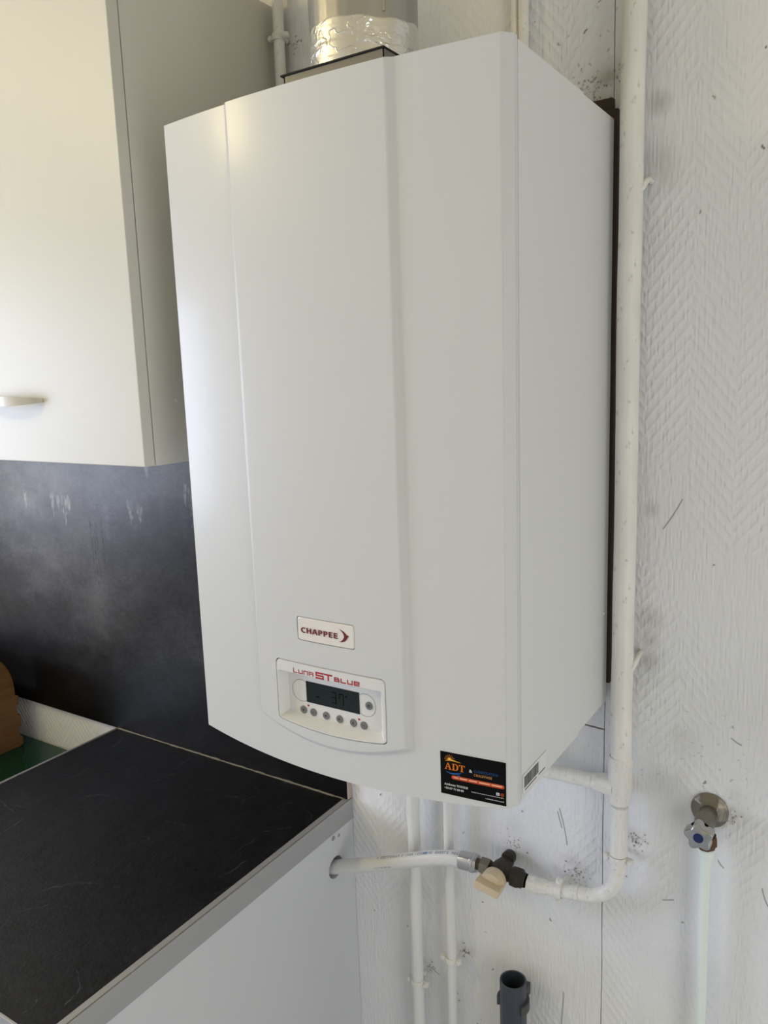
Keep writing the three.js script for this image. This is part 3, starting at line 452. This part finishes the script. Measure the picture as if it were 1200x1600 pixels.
  const cardTex = canvasTex(1024, 686, (c, w, h) => {
    c.fillStyle = '#050505'; c.fillRect(0, 0, w, h); c.textBaseline = 'alphabetic';
    const sun = c.createRadialGradient(150, 120, 5, 150, 120, 62); sun.addColorStop(0, '#fff3b8'); sun.addColorStop(0.35, '#f4b63e'); sun.addColorStop(1, 'rgba(230,120,20,0)');
    c.fillStyle = sun; c.beginPath(); c.arc(150, 120, 62, Math.PI, 0); c.fill();
    c.strokeStyle = '#eda23a'; c.lineWidth = 5; for (let i = 0; i < 9; i++) { const a = Math.PI + i / 8 * Math.PI; c.beginPath(); c.moveTo(150 + 56 * Math.cos(a), 120 + 56 * Math.sin(a)); c.lineTo(150 + 82 * Math.cos(a), 120 + 82 * Math.sin(a)); c.stroke(); }
    c.fillStyle = '#f0b040'; c.beginPath(); c.moveTo(75, 150); c.bezierCurveTo(160, 80, 260, 130, 345, 140); c.bezierCurveTo(260, 145, 170, 120, 75, 150); c.fill();
    c.fillStyle = '#e07a24'; c.font = 'bold 150px serif'; c.fillText('ADT', 68, 280);
    c.fillStyle = '#2f62a8'; c.beginPath(); c.moveTo(70, 300); c.bezierCurveTo(150, 350, 240, 320, 345, 300); c.bezierCurveTo(260, 350, 150, 375, 70, 300); c.fill();
    c.strokeStyle = '#3a78c4'; c.lineWidth = 6; for (let i = 0; i < 3; i++) { const a = i * Math.PI / 3; c.beginPath(); c.moveTo(290 - 34 * Math.cos(a), 362 - 34 * Math.sin(a)); c.lineTo(290 + 34 * Math.cos(a), 362 + 34 * Math.sin(a)); c.stroke(); }
    c.fillStyle = '#f0f0f0'; c.font = 'bold 66px serif'; c.fillText('&', 456, 262);
    c.font = '52px sans-serif'; c.fillStyle = '#2d5f9a'; c.fillText('CLIMATISATION', 532, 244, 450); c.fillStyle = '#e8a868'; c.fillText('CHAUFFAGE', 532, 306, 330);
    const bar = c.createLinearGradient(0, 360, 0, 424); bar.addColorStop(0, '#d8623e'); bar.addColorStop(1, '#c04e2c'); c.fillStyle = bar; c.beginPath(); c.moveTo(206, 362); c.lineTo(966, 362); c.arc(966, 393, 31, -Math.PI / 2, Math.PI / 2); c.lineTo(206, 424); c.arc(206, 393, 31, Math.PI / 2, 1.5 * Math.PI); c.fill();
    c.fillStyle = '#f6cdb8'; for (const [x, l] of [[212, 74], [306, 118], [452, 128], [610, 168], [806, 158]]) c.fillRect(x, 384, l, 16);
    c.fillStyle = '#eeeeee'; c.font = 'bold 46px serif'; c.fillText('Anthony TESSIER', 56, 538, 380); c.font = 'bold 44px sans-serif'; c.fillText('+33 07 11 09 89', 56, 600, 380);
    c.fillStyle = '#dddddd'; for (const [x0, x1, y] of [[492, 986, 572], [706, 986, 632]]) for (let x = x0; x < x1;) { const l = 6 + ((x * 7) % 11); c.fillRect(x, y - (x % 3 ? 9 : 14), Math.min(l, x1 - x), x % 3 ? 9 : 14); x += l + 4; }
    c.fillStyle = '#dfe8f2'; c.fillRect(874, 494, 48, 46); c.fillStyle = '#3a6db0'; c.fillRect(894, 504, 9, 36); c.fillRect(886, 514, 26, 8);
    c.strokeStyle = '#c2502e'; c.lineWidth = 8; c.beginPath(); c.arc(964, 517, 22, 0, 7); c.stroke(); c.beginPath(); c.arc(964, 517, 8, 0, 7); c.stroke();
  });
  const cs = part('contact_card', card, phy({ map: cardTex, roughness: 0.5, specularIntensity: 0.25 }), boiler, 'black installer card with orange and blue lettering');
  part('card_border', (() => { const g = new THREE.PlaneGeometry(0.0758, 0.0511, 24, 1); g.translate(-0.0467, 0.0267, 0); const p = g.attributes.position; for (let i = 0; i < p.count; i++) p.setZ(i, frontZ(p.getX(i), p.getY(i)) + 0.0002); g.computeVertexNormals(); return g; })(), M.label, cs);
  // serial label low on the right side
  const lab = part('serial_label', (() => { const s = toShape([[-0.307, 0.0085], [-0.2385, 0.0062], [-0.2385, 0.0292], [-0.307, 0.0290]]); return new THREE.ExtrudeGeometry(s, { depth: 0.0002, bevelEnabled: false }).rotateY(Math.PI / 2).translate(0.0001, 0, 0); })(), M.label, boiler, 'small white serial label with a barcode');
  const bars = []; let z = 0.3035; while (z > 0.2625) { const w = [0.0004, 0.0007, 0.0010][Math.floor(rnd() * 3)]; bars.push(box(0.0002, 0.0004, 0.0130, 0.0262, z - w, z)); z -= w + [0.0004, 0.0006][Math.floor(rnd() * 2)]; }
  part('barcode', bars, M.buttonDark, lab);
  part('label_line', [box(0.0002, 0.0004, 0.0095, 0.0108, 0.268, 0.301), box(0.0002, 0.0004, 0.0095, 0.0108, 0.243, 0.262)], M.buttonDark, lab);
  // hood on top round the flue
  const hx0 = -0.2965, hx1 = -0.1615, hz0 = 0.152, hz1 = 0.2845, hy = 0.797, t = 0.0015;
  part('flue_hood', [box(hx0, hx1, HB - 0.002, hy, hz1 - t, hz1), box(hx0, hx1, HB - 0.002, hy, hz0, hz0 + t), box(hx0, hx0 + t, HB - 0.002, hy, hz0, hz1), box(hx1 - t, hx1, HB - 0.002, hy, hz0, hz1)], M.hood, boiler, 'grey sheet-metal hood');
  part('hood_lid', [box(hx0 - 0.004, hx1 + 0.001, hy, hy + 0.0022, hz0 - 0.002, hz1 + 0.002, 0.0008)], M.black, boiler, 'thin black lid');
}
{ // mounting board behind the boiler
  const b = thing('mounting_board', 'dark wooden board on the wall behind the white boiler', 'board', [XC, 0.03, 0]);
  part('board', [box(-0.45, 0.0035, 0.03, 0.772, 0.0002, 0.0118, 0.001), box(-0.45, -0.004, 0.772, 0.786, 0.0002, 0.0100, 0.001)], M.darkWood, b);
}
{ // flue
  const f = thing('flue_pipe', 'round galvanised metal flue with crumpled foil tape, rising from the white boiler', 'flue', [-0.228, 0.80, 0.22]);
  const cx = -0.228, cz = 0.22, r = 0.0625, y0 = 0.7994;
  part('duct', turned(V(cx, y0, cz), V(cx, CY, cz), [[0, 0], [0, r], [0.20, r], [0.2015, r + 0.0012], [0.205, r + 0.0012], [0.2065, r], [CY - y0, r], [CY - y0, 0]], 72), M.galvanised, f);
  part('duct_seam', [box(cx + r * 0.80 - 0.003, cx + r * 0.80 + 0.003, 0.845, CY, -0.001, 0.0012).translate(0, 0, cz + r * 0.6)], M.galvanised, f);
  const n = 160, m = 40, pos = [], uv = [], idx = [];
  const yTop = (a) => 0.8415 + 0.0022 * Math.sin(3 * a + 0.4) + 0.0008 * Math.sin(11 * a);
  for (let j = 0; j <= m; j++) for (let i = 0; i <= n; i++) {
    const a = i / n * 2 * Math.PI, y = 0.7996 + (yTop(a) - 0.7996) * j / m, k = (Math.floor(j / m * 150) % 512) * 512 + Math.floor(i / n * 511);
    const cr = 1 - Math.min(1, Math.abs(FR[k] - 0.5) * 16), cr2 = 1 - Math.min(1, Math.abs(FR2[k] - 0.52) * 20);
    const edgeFade = Math.min(1, Math.min(j, m - j) / 4 + 0.15);
    const rad = r + 0.0007 + edgeFade * (0.0004 * cr + 0.0002 * cr2 + 0.0010 * (NA[k] - 0.5)) + (j === m ? -0.0004 : 0);
    pos.push(cx + rad * Math.cos(a), y, cz - rad * Math.sin(a)); uv.push(i / n, j / m * 0.4);
  }
  for (let j = 0; j < m; j++) for (let i = 0; i < n; i++) { const a = j * (n + 1) + i; idx.push(a, a + 1, a + n + 1, a + 1, a + n + 2, a + n + 1); }
  const g = new THREE.BufferGeometry(); g.setAttribute('position', new THREE.Float32BufferAttribute(pos, 3)); g.setAttribute('uv', new THREE.Float32BufferAttribute(uv, 2)); g.setIndex(idx); g.computeVertexNormals();
  part('foil_tape', g, M.foil, f, 'shiny crumpled foil tape');
}

// ---------------------------------------------------------------- pipes on the wall
function clip(label, x, y, r, z, along = 'y', side = 1, plug = true) { // collar round a pipe with two screw ears and a wall plug
  const c = thing('pipe_clip', label, 'pipe clip', [x, y, z], 'painted pipe clips');
  const d = along === 'y' ? V(0, 1, 0) : V(1, 0.02, 0).normalize(), o = V(x, y, z), w = 0.005;
  const A = o.clone().addScaledVector(d, -w), B = o.clone().addScaledVector(d, w);
  part('band', turned(A, B, [[0, r + 0.0002], [0, r + 0.0018], [0.003, r + 0.0027], [0.005, r + 0.0022], [0.007, r + 0.0027], [0.010, r + 0.0018], [0.010, r + 0.0002]], 28), M.pipePaint, c);
  const e = along === 'y' ? V(1, 0, 0) : V(0, 1, 0);
  for (const s of [-1, 1]) {
    const p = o.clone().addScaledVector(e, s * (r + 0.0055));
    part('screw_ear', [new RoundedBoxGeometry(along === 'y' ? 0.010 : 0.009, along === 'y' ? 0.009 : 0.010, 0.007, 2, 0.0025).translate(p.x, p.y, p.z), turned(p.clone().add(V(0, 0, 0.002)), p.clone().add(V(0, 0, 1)), [[0, 0.0045], [0.003, 0.0042], [0.0045, 0.0028], [0.0049, 0]], 14)], M.pipePaint, c);
  }
  if (plug) part('wall_stud', rod(V(x, y, 0.0003), V(x, y, z - r - 0.0005), 0.004, 12), M.pipePaint, c);
  return c;
}
const wob = (x, z, y0, y1, n, a) => { const p = []; for (let i = 0; i <= n; i++) p.push([x + rr(-a, a), y0 + (y1 - y0) * i / n, z + rr(-a, a)]); return p; };
const pipe = (name, label, geos, mat, cat = 'pipe', pos = [0, 0, 0.02]) => { const t = thing(name, label, cat, pos); return [t, geos, mat]; };
{
  // two heating pipes below the boiler
  const a = thing('heating_pipe', 'thicker white painted pipe below the boiler, left of the pair', 'pipe', [-0.313, FY, 0.0235]);
  part('tube', [tube(wob(-0.3125, 0.0235, FY, 0.0035, 14, 0.0006), 0.0102, 90, 22)], M.pipeClean, a);
  const b = thing('heating_pipe', 'thinner white painted pipe below the boiler, right of the pair', 'pipe', [-0.249, FY, 0.0215]);
  part('tube', [tube(wob(-0.2487, 0.0215, FY, 0.0035, 14, 0.0008), 0.0080, 90, 20)], M.pipeClean, b);
  clip('painted clip holding the thicker white pipe below the boiler', -0.3128, -0.5588, 0.0102, 0.0235);
  clip('painted clip holding the thinner white pipe below the boiler', -0.2484, -0.4929, 0.0080, 0.0215);
  // upper left pipe and thin pipe over the boiler
  const c = thing('heating_pipe', 'cream painted pipe rising beside the wall cabinet, left of the metal flue', 'pipe', [-0.5125, 0.76, 0.02]);
  part('tube', [tube(wob(-0.5135, 0.020, 0.36, CY, 12, 0.0006), 0.0083, 80, 20)], M.pipePaint, c);
  clip('painted clip on the cream pipe beside the wall cabinet', -0.5135, 0.9693, 0.0083, 0.020);
  const d = thing('heating_pipe', 'thin cream painted pipe on the wall above the boiler, right of the flue', 'pipe', [-0.119, 0.78, 0.014]);
  part('tube', [tube(wob(-0.1195, 0.0125, 0.795, CY, 8, 0.0004), 0.0068, 60, 18), tube(wob(-0.1325, 0.009, 0.795, CY, 8, 0.0004), 0.0055, 60, 16)], M.pipePaint, d);
  // thick riser with its tee, reduced pipe and elbow to the gas valve
  const g = thing('gas_pipe', 'thick white painted riser along the right side of the boiler, bending to the valve', 'pipe', [0.025, -0.12, 0.03]);
  part('riser', [tube(wob(0.0262, 0.030, -0.078, CY, 18, 0.0007), 0.0142, 140, 26)], M.pipePaint, g);
  part('tee', [turned(V(0.0255, -0.134, 0.030), V(0.0255, -0.064, 0.030), [[0, 0.0118], [0.002, 0.0136], [0.012, 0.0142], [0.018, 0.0158], [0.052, 0.0162], [0.058, 0.0168], [0.064, 0.0164], [0.068, 0.0152], [0.070, 0.0142]], 28), turned(V(0.018, -0.1095, 0.030), V(-0.012, -0.1100, 0.030), [[0, 0.015], [0.014, 0.0142], [0.022, 0.0128], [0.030, 0.0115]], 24)], M.pipePaint, g);
  part('branch', [tube([[0.0, -0.1097, 0.030], [-0.05, -0.1105, 0.031], [-0.10, -0.1110, 0.033], [-0.128, -0.109, 0.036], [-0.140, -0.095, 0.038], [-0.142, -0.06, 0.038], [-0.142, 0.0035, 0.038]], 0.0108, 70, 20)], M.pipePaint, g);
  part('lower_pipe', [tube([[0.0255, -0.122, 0.030], [0.0252, -0.17, 0.0295], [0.0250, -0.215, 0.030], [0.0246, -0.238, 0.030], [0.0205, -0.2585, 0.0305], [0.0085, -0.2745, 0.031], [-0.010, -0.2855, 0.032], [-0.035, -0.2890, 0.034], [-0.062, -0.2925, 0.036], [-0.095, -0.2955, 0.038]], 0.0102, 110, 22, 'centripetal'), turned(V(0.0251, -0.212, 0.030), V(0.0255, -0.136, 0.030), [[0, 0.0103], [0.001, 0.0118], [0.074, 0.0120], [0.076, 0.0103]], 24), turned(V(-0.036, -0.2891, 0.0341), V(-0.03, -0.2886, 0.0336), [[0, 0.0103], [0.0005, 0.0112], [0.0055, 0.0112], [0.006, 0.0103]], 24)], M.pipePaint, g);
  part('socket', [hexNut(V(-0.107, -0.2952, 0.0392), V(-0.094, -0.2955, 0.0381), 0.0132, 8), turned(V(-0.095, -0.2955, 0.038), V(-0.062, -0.2925, 0.036), [[0, 0.0125], [0.004, 0.0118], [0.016, 0.0114], [0.020, 0.0103]], 22)], M.pipePaint, g);
  clip('painted clip on the vertical end of the gas pipe just above its bend', 0.0250, -0.2175, 0.0103, 0.030);
  clip('painted clip on the horizontal gas pipe between the valve and the bend', -0.0585, -0.2922, 0.0103, 0.0358, 'x');
  for (const [y, l] of [[0.6785, 'upper'], [0.0740, 'lower']]) {
    const e = thing('wall_hook', `small cracked painted hook at the ${l} part of the thick white riser`, 'hook', [0.0415, y, 0.02]);
    part('hook', [tube([[0.0345, y - 0.014, 0.034], [0.0400, y - 0.008, 0.031], [0.0428, y, 0.025], [0.0425, y + 0.004, 0.012], [0.0425, y + 0.004, 0.0004]], 0.0035, 24, 10)], M.pipePaint, e);
  }
}
{ // gas valve
  const y = -0.2895, v = thing('gas_valve', 'dark bronze gas valve on the wall with a cream knob', 'valve', [-0.15, y, 0.03]);
  part('body', [turned(V(-0.1505, -0.2885, 0.0006), V(-0.1500, -0.2895, 1), [[0, 0.0085], [0.008, 0.0085], [0.012, 0.0105], [0.024, 0.0125], [0.034, 0.0150], [0.046, 0.0148], [0.054, 0.0125], [0.058, 0.0115], [0.058, 0]], 26),
    turned(V(-0.172, -0.2880, 0.042), V(-0.108, -0.2905, 0.042), [[0, 0.0085], [0.006, 0.009], [0.018, 0.012], [0.034, 0.0120], [0.041, 0.0095], [0.042, 0.0142], [0.052, 0.0146], [0.054, 0.0122], [0.058, 0.0118], [0.064, 0.0102]], 26)], M.bronze, v);
  part('outlet_nut', [hexNut(V(-0.1235, -0.2898, 0.0415), V(-0.1145, -0.2905, 0.0405), 0.0158, 6, 0.3)], M.bronze, v);
  part('union_nut', [hexNut(V(-0.1810, -0.2868, 0.0445), V(-0.1660, -0.2874, 0.0435), 0.0132, 6, 0.26)], M.nutMetal, v, 'brown metal union nut');
  part('wall_elbow', [rod(V(-0.1515, -0.2860, 0.0006), V(-0.1490, -0.2800, 0.018), 0.0098, 16)], M.bronze, v);
  // knob: round cap with a thick bar across it
  const cx = -0.1500, cy = -0.2900, ang = -0.20;
  const bar = new THREE.Shape(); bar.moveTo(-0.0215, -0.0035); bar.lineTo(-0.0195, 0.0062); bar.lineTo(0.0185, 0.0066); bar.quadraticCurveTo(0.0205, 0.0058, 0.0203, 0.0030); bar.lineTo(0.0188, -0.0042); bar.quadraticCurveTo(0.018, -0.0062, 0.0155, -0.0066); bar.lineTo(-0.0165, -0.0066); bar.quadraticCurveTo(-0.020, -0.0062, -0.0215, -0.0035);
  const bg = new THREE.ExtrudeGeometry(bar, { depth: 0.016, bevelEnabled: true, bevelSize: 0.0014, bevelThickness: 0.0022, bevelOffset: -0.0014, bevelSegments: 3 }).rotateZ(ang).translate(cx, cy - 0.0005, 0.0735);
  part('knob', [turned(V(cx, cy, 0.0575), V(cx, cy, 1), [[0, 0.0165], [0.002, 0.0178], [0.014, 0.0182], [0.0185, 0.0165], [0.0205, 0.012], [0.021, 0]], 36), bg], M.cream, v, 'cream plastic knob');
}
{ // gas hose
  const h = thing('gas_hose', 'white rubber gas hose from the base unit to the bronze valve', 'hose', [-0.33, -0.33, 0.05]);
  const pts = [[-0.475, -0.3790, 0.0565], [-0.4568, -0.3750, 0.0555], [-0.41, -0.3585, 0.053], [-0.3564, -0.3375, 0.051], [-0.3150, -0.3205, 0.050], [-0.2821, -0.3070, 0.0495], [-0.2580, -0.2975, 0.049], [-0.2353, -0.2908, 0.0480], [-0.2180, -0.2878, 0.047], [-0.2060, -0.2868, 0.0465]];
  part('tube', [tube(pts, 0.0121, 90, 26)], M.hose, h);
  const ax = V(-0.2150, -0.2876, 0.0468), bx = V(-0.1860, -0.2866, 0.0448);
  part('ferrule', [turned(ax, bx, [[0, 0.0124], [0, 0.0136], [0.0012, 0.0140], [0.018, 0.0140], [0.0195, 0.0150], [0.0235, 0.0150], [0.025, 0.0136], [0.029, 0.0130], [0.029, 0.006]], 30)], M.steel, h, 'bright steel ferrule');
  part('nipple', [turned(V(-0.1868, -0.2866, 0.0449), V(-0.1780, -0.2869, 0.0443), [[0, 0.009], [0.004, 0.0085], [0.009, 0.0092]], 22)], M.brass, h, 'brown brass nipple');
  // print along the top of the hose: row of tiny block characters and a blue mark
  const curve = new THREE.CatmullRomCurve3(pts.map((p) => V(...p)), false, 'centripetal', 0.5), ink = [], ink2 = [];
  const glyph = (u, a, du, da, out) => { const q = []; for (const [uu, aa] of [[u, a], [u + du, a], [u + du, a + da], [u, a + da]]) { const p = curve.getPointAt(Math.min(uu, 1)), t = curve.getTangentAt(Math.min(uu, 1)); const up = V(0, 1, 0).addScaledVector(t, -t.y).normalize(), f = new THREE.Vector3().crossVectors(t, up); q.push(p.clone().addScaledVector(up, 0.01225 * Math.sin(aa)).addScaledVector(f, 0.01225 * Math.cos(aa))); }
    const g = new THREE.BufferGeometry(); g.setAttribute('position', new THREE.Float32BufferAttribute([q[0], q[1], q[2], q[0], q[2], q[3]].flatMap((v) => [v.x, v.y, v.z]), 3)); g.computeVertexNormals(); out.push(g); };
  for (let u = 0.42; u < 0.96;) { if (u > 0.745 && u < 0.79) { u = 0.79; continue; } const w = 0.009; if (rnd() < 0.85) { glyph(u, 1.05, w * 0.3, 0.34, ink); if (rnd() < 0.7) glyph(u, 1.05, w, 0.09, ink); if (rnd() < 0.7) glyph(u, 1.30, w, 0.09, ink); if (rnd() < 0.5) glyph(u + w * 0.7, 1.05, w * 0.3, 0.34, ink); } u += w * 1.55; }
  for (let u = 0.40; u < 0.52;) { const w = 0.008; glyph(u, -0.22, w * 0.3, 0.2, ink); if (rnd() < 0.7) glyph(u, -0.22, w, 0.07, ink); u += w * 1.5; }
  glyph(0.752, 1.05, 0.03, 0.34, ink2);
  part('hose_print', ink, M.hosePrint, h); part('blue_mark', ink2, M.hoseBlue, h);
}
{ // water tap with five-lobed chrome handwheel
  const x = 0.1372, y = -0.1265, t = thing('water_tap', 'old chrome stop tap with a blue-dotted five-lobed handwheel on the wall', 'tap', [x, y, 0.02]);
  part('wall_flange', [turned(V(x, y, 0.0004), V(x, y, 1), [[0, 0.0238], [0.002, 0.0240], [0.005, 0.0205], [0.0085, 0.0160], [0.0105, 0.0130], [0.011, 0.0105]], 40)], M.wornChrome, t, 'tarnished round wall flange');
  part('stem', [turned(V(x, y, 0.004), V(x, y - 0.002, 1), [[0, 0.0115], [0.022, 0.0112], [0.024, 0.0128], [0.030, 0.0130], [0.034, 0.0118], [0.050, 0.0118], [0.056, 0.0085], [0.062, 0.0085]], 30)], M.wornChrome, t);
  part('outlet', [turned(V(x + 0.0005, y - 0.006, 0.026), V(x + 0.0015, y - 0.05, 0.0245), [[0, 0.0095], [0.016, 0.0100], [0.0165, 0.0125], [0.030, 0.0128], [0.034, 0.0122], [0.036, 0.0098]], 8), hexNut(V(x + 0.001, y - 0.0235, 0.0255), V(x + 0.0014, y - 0.0365, 0.025), 0.0140, 6, 0.2)], M.rust, t, 'rusty outlet nut');
  const s = new THREE.Shape(), n = 100; for (let i = 0; i <= n; i++) { const a = i / n * 2 * Math.PI, r = 0.0160 + 0.0024 * Math.cos(5 * (a - 0.45)); s[i ? 'lineTo' : 'moveTo'](r * Math.cos(a), r * Math.sin(a)); }
  const k = new THREE.ExtrudeGeometry(s, { depth: 0.012, bevelEnabled: true, bevelSize: 0.0022, bevelThickness: 0.0024, bevelOffset: -0.0022, bevelSegments: 4 }).translate(x, y - 0.0025, 0.0585);
  part('handwheel', [toCreasedNormals(k, 0.5), turned(V(x, y - 0.0025, 0.052), V(x, y - 0.0025, 1), [[0, 0.0118], [0.004, 0.0148], [0.006, 0.0150]], 36)], M.chrome, t, 'shiny chrome handwheel');
  part('blue_cap', [turned(V(x, y - 0.0025, 0.0725), V(x, y - 0.0025, 1), [[0, 0.0064], [0.0011, 0.0062], [0.0016, 0.005], [0.0017, 0]], 28)], M.blue, t, 'dark blue cap');
  const p = thing('water_pipe', 'thin greenish white pipe running down the wall from the chrome tap', 'pipe', [x, FY, 0.022]);
  part('tube', [tube(wob(0.1383, 0.0225, FY, -0.1635, 12, 0.0005), 0.0068, 80, 18)], M.tapPipe, p);
  part('sleeve', [turned(V(0.1386, -0.1840, 0.0235), V(0.1386, -0.1625, 0.0235), [[0, 0.0068], [0.001, 0.0085], [0.0045, 0.0092], [0.012, 0.0090], [0.0135, 0.0080], [0.0215, 0.0078]], 22)], M.tapPipe, p);
}
{ // open grey waste pipe at the floor side
  const x = -0.1305, z = 0.041, r = 0.0205, yt = -0.4665, g = thing('waste_pipe', 'open-ended dark grey plastic waste pipe standing against the wall below the valve', 'pipe', [x, FY, z]);
  part('tube', [turned(V(x, FY, z), V(x, yt, z), [[0, r - 0.002], [0, r], [yt - FY - 0.0006, r], [yt - FY, r - 0.0006], [yt - FY - 0.0006, r - 0.0026], [0.02, r - 0.0026], [0.02, 0]], 44)], M.pvc, g);
  const c = thing('pipe_bracket', 'dark grey open bracket gripping the grey waste pipe', 'bracket', [x, -0.51, z]);
  const arcs = (a0, a1, y, w) => { const s = new THREE.Shape(); s.absarc(0, 0, r + 0.0042, a0, a1, false); s.absarc(0, 0, r + 0.0004, a1, a0, true); return new THREE.ExtrudeGeometry(s, { depth: w, bevelEnabled: true, bevelSize: 0.0004, bevelThickness: 0.0004, bevelSegments: 1, curveSegments: 30 }).rotateX(-Math.PI / 2).translate(x, y, z); };
  part('clip_ring', [arcs(-0.62, Math.PI + 0.42, -0.5125, 0.014)], M.pvcClip, c);
  part('foot', [box(x - 0.012, x + 0.012, -0.515, -0.496, 0.0004, z - r - 0.001, 0.001)], M.pvcClip, c);
}

renderer.render(scene, camera);
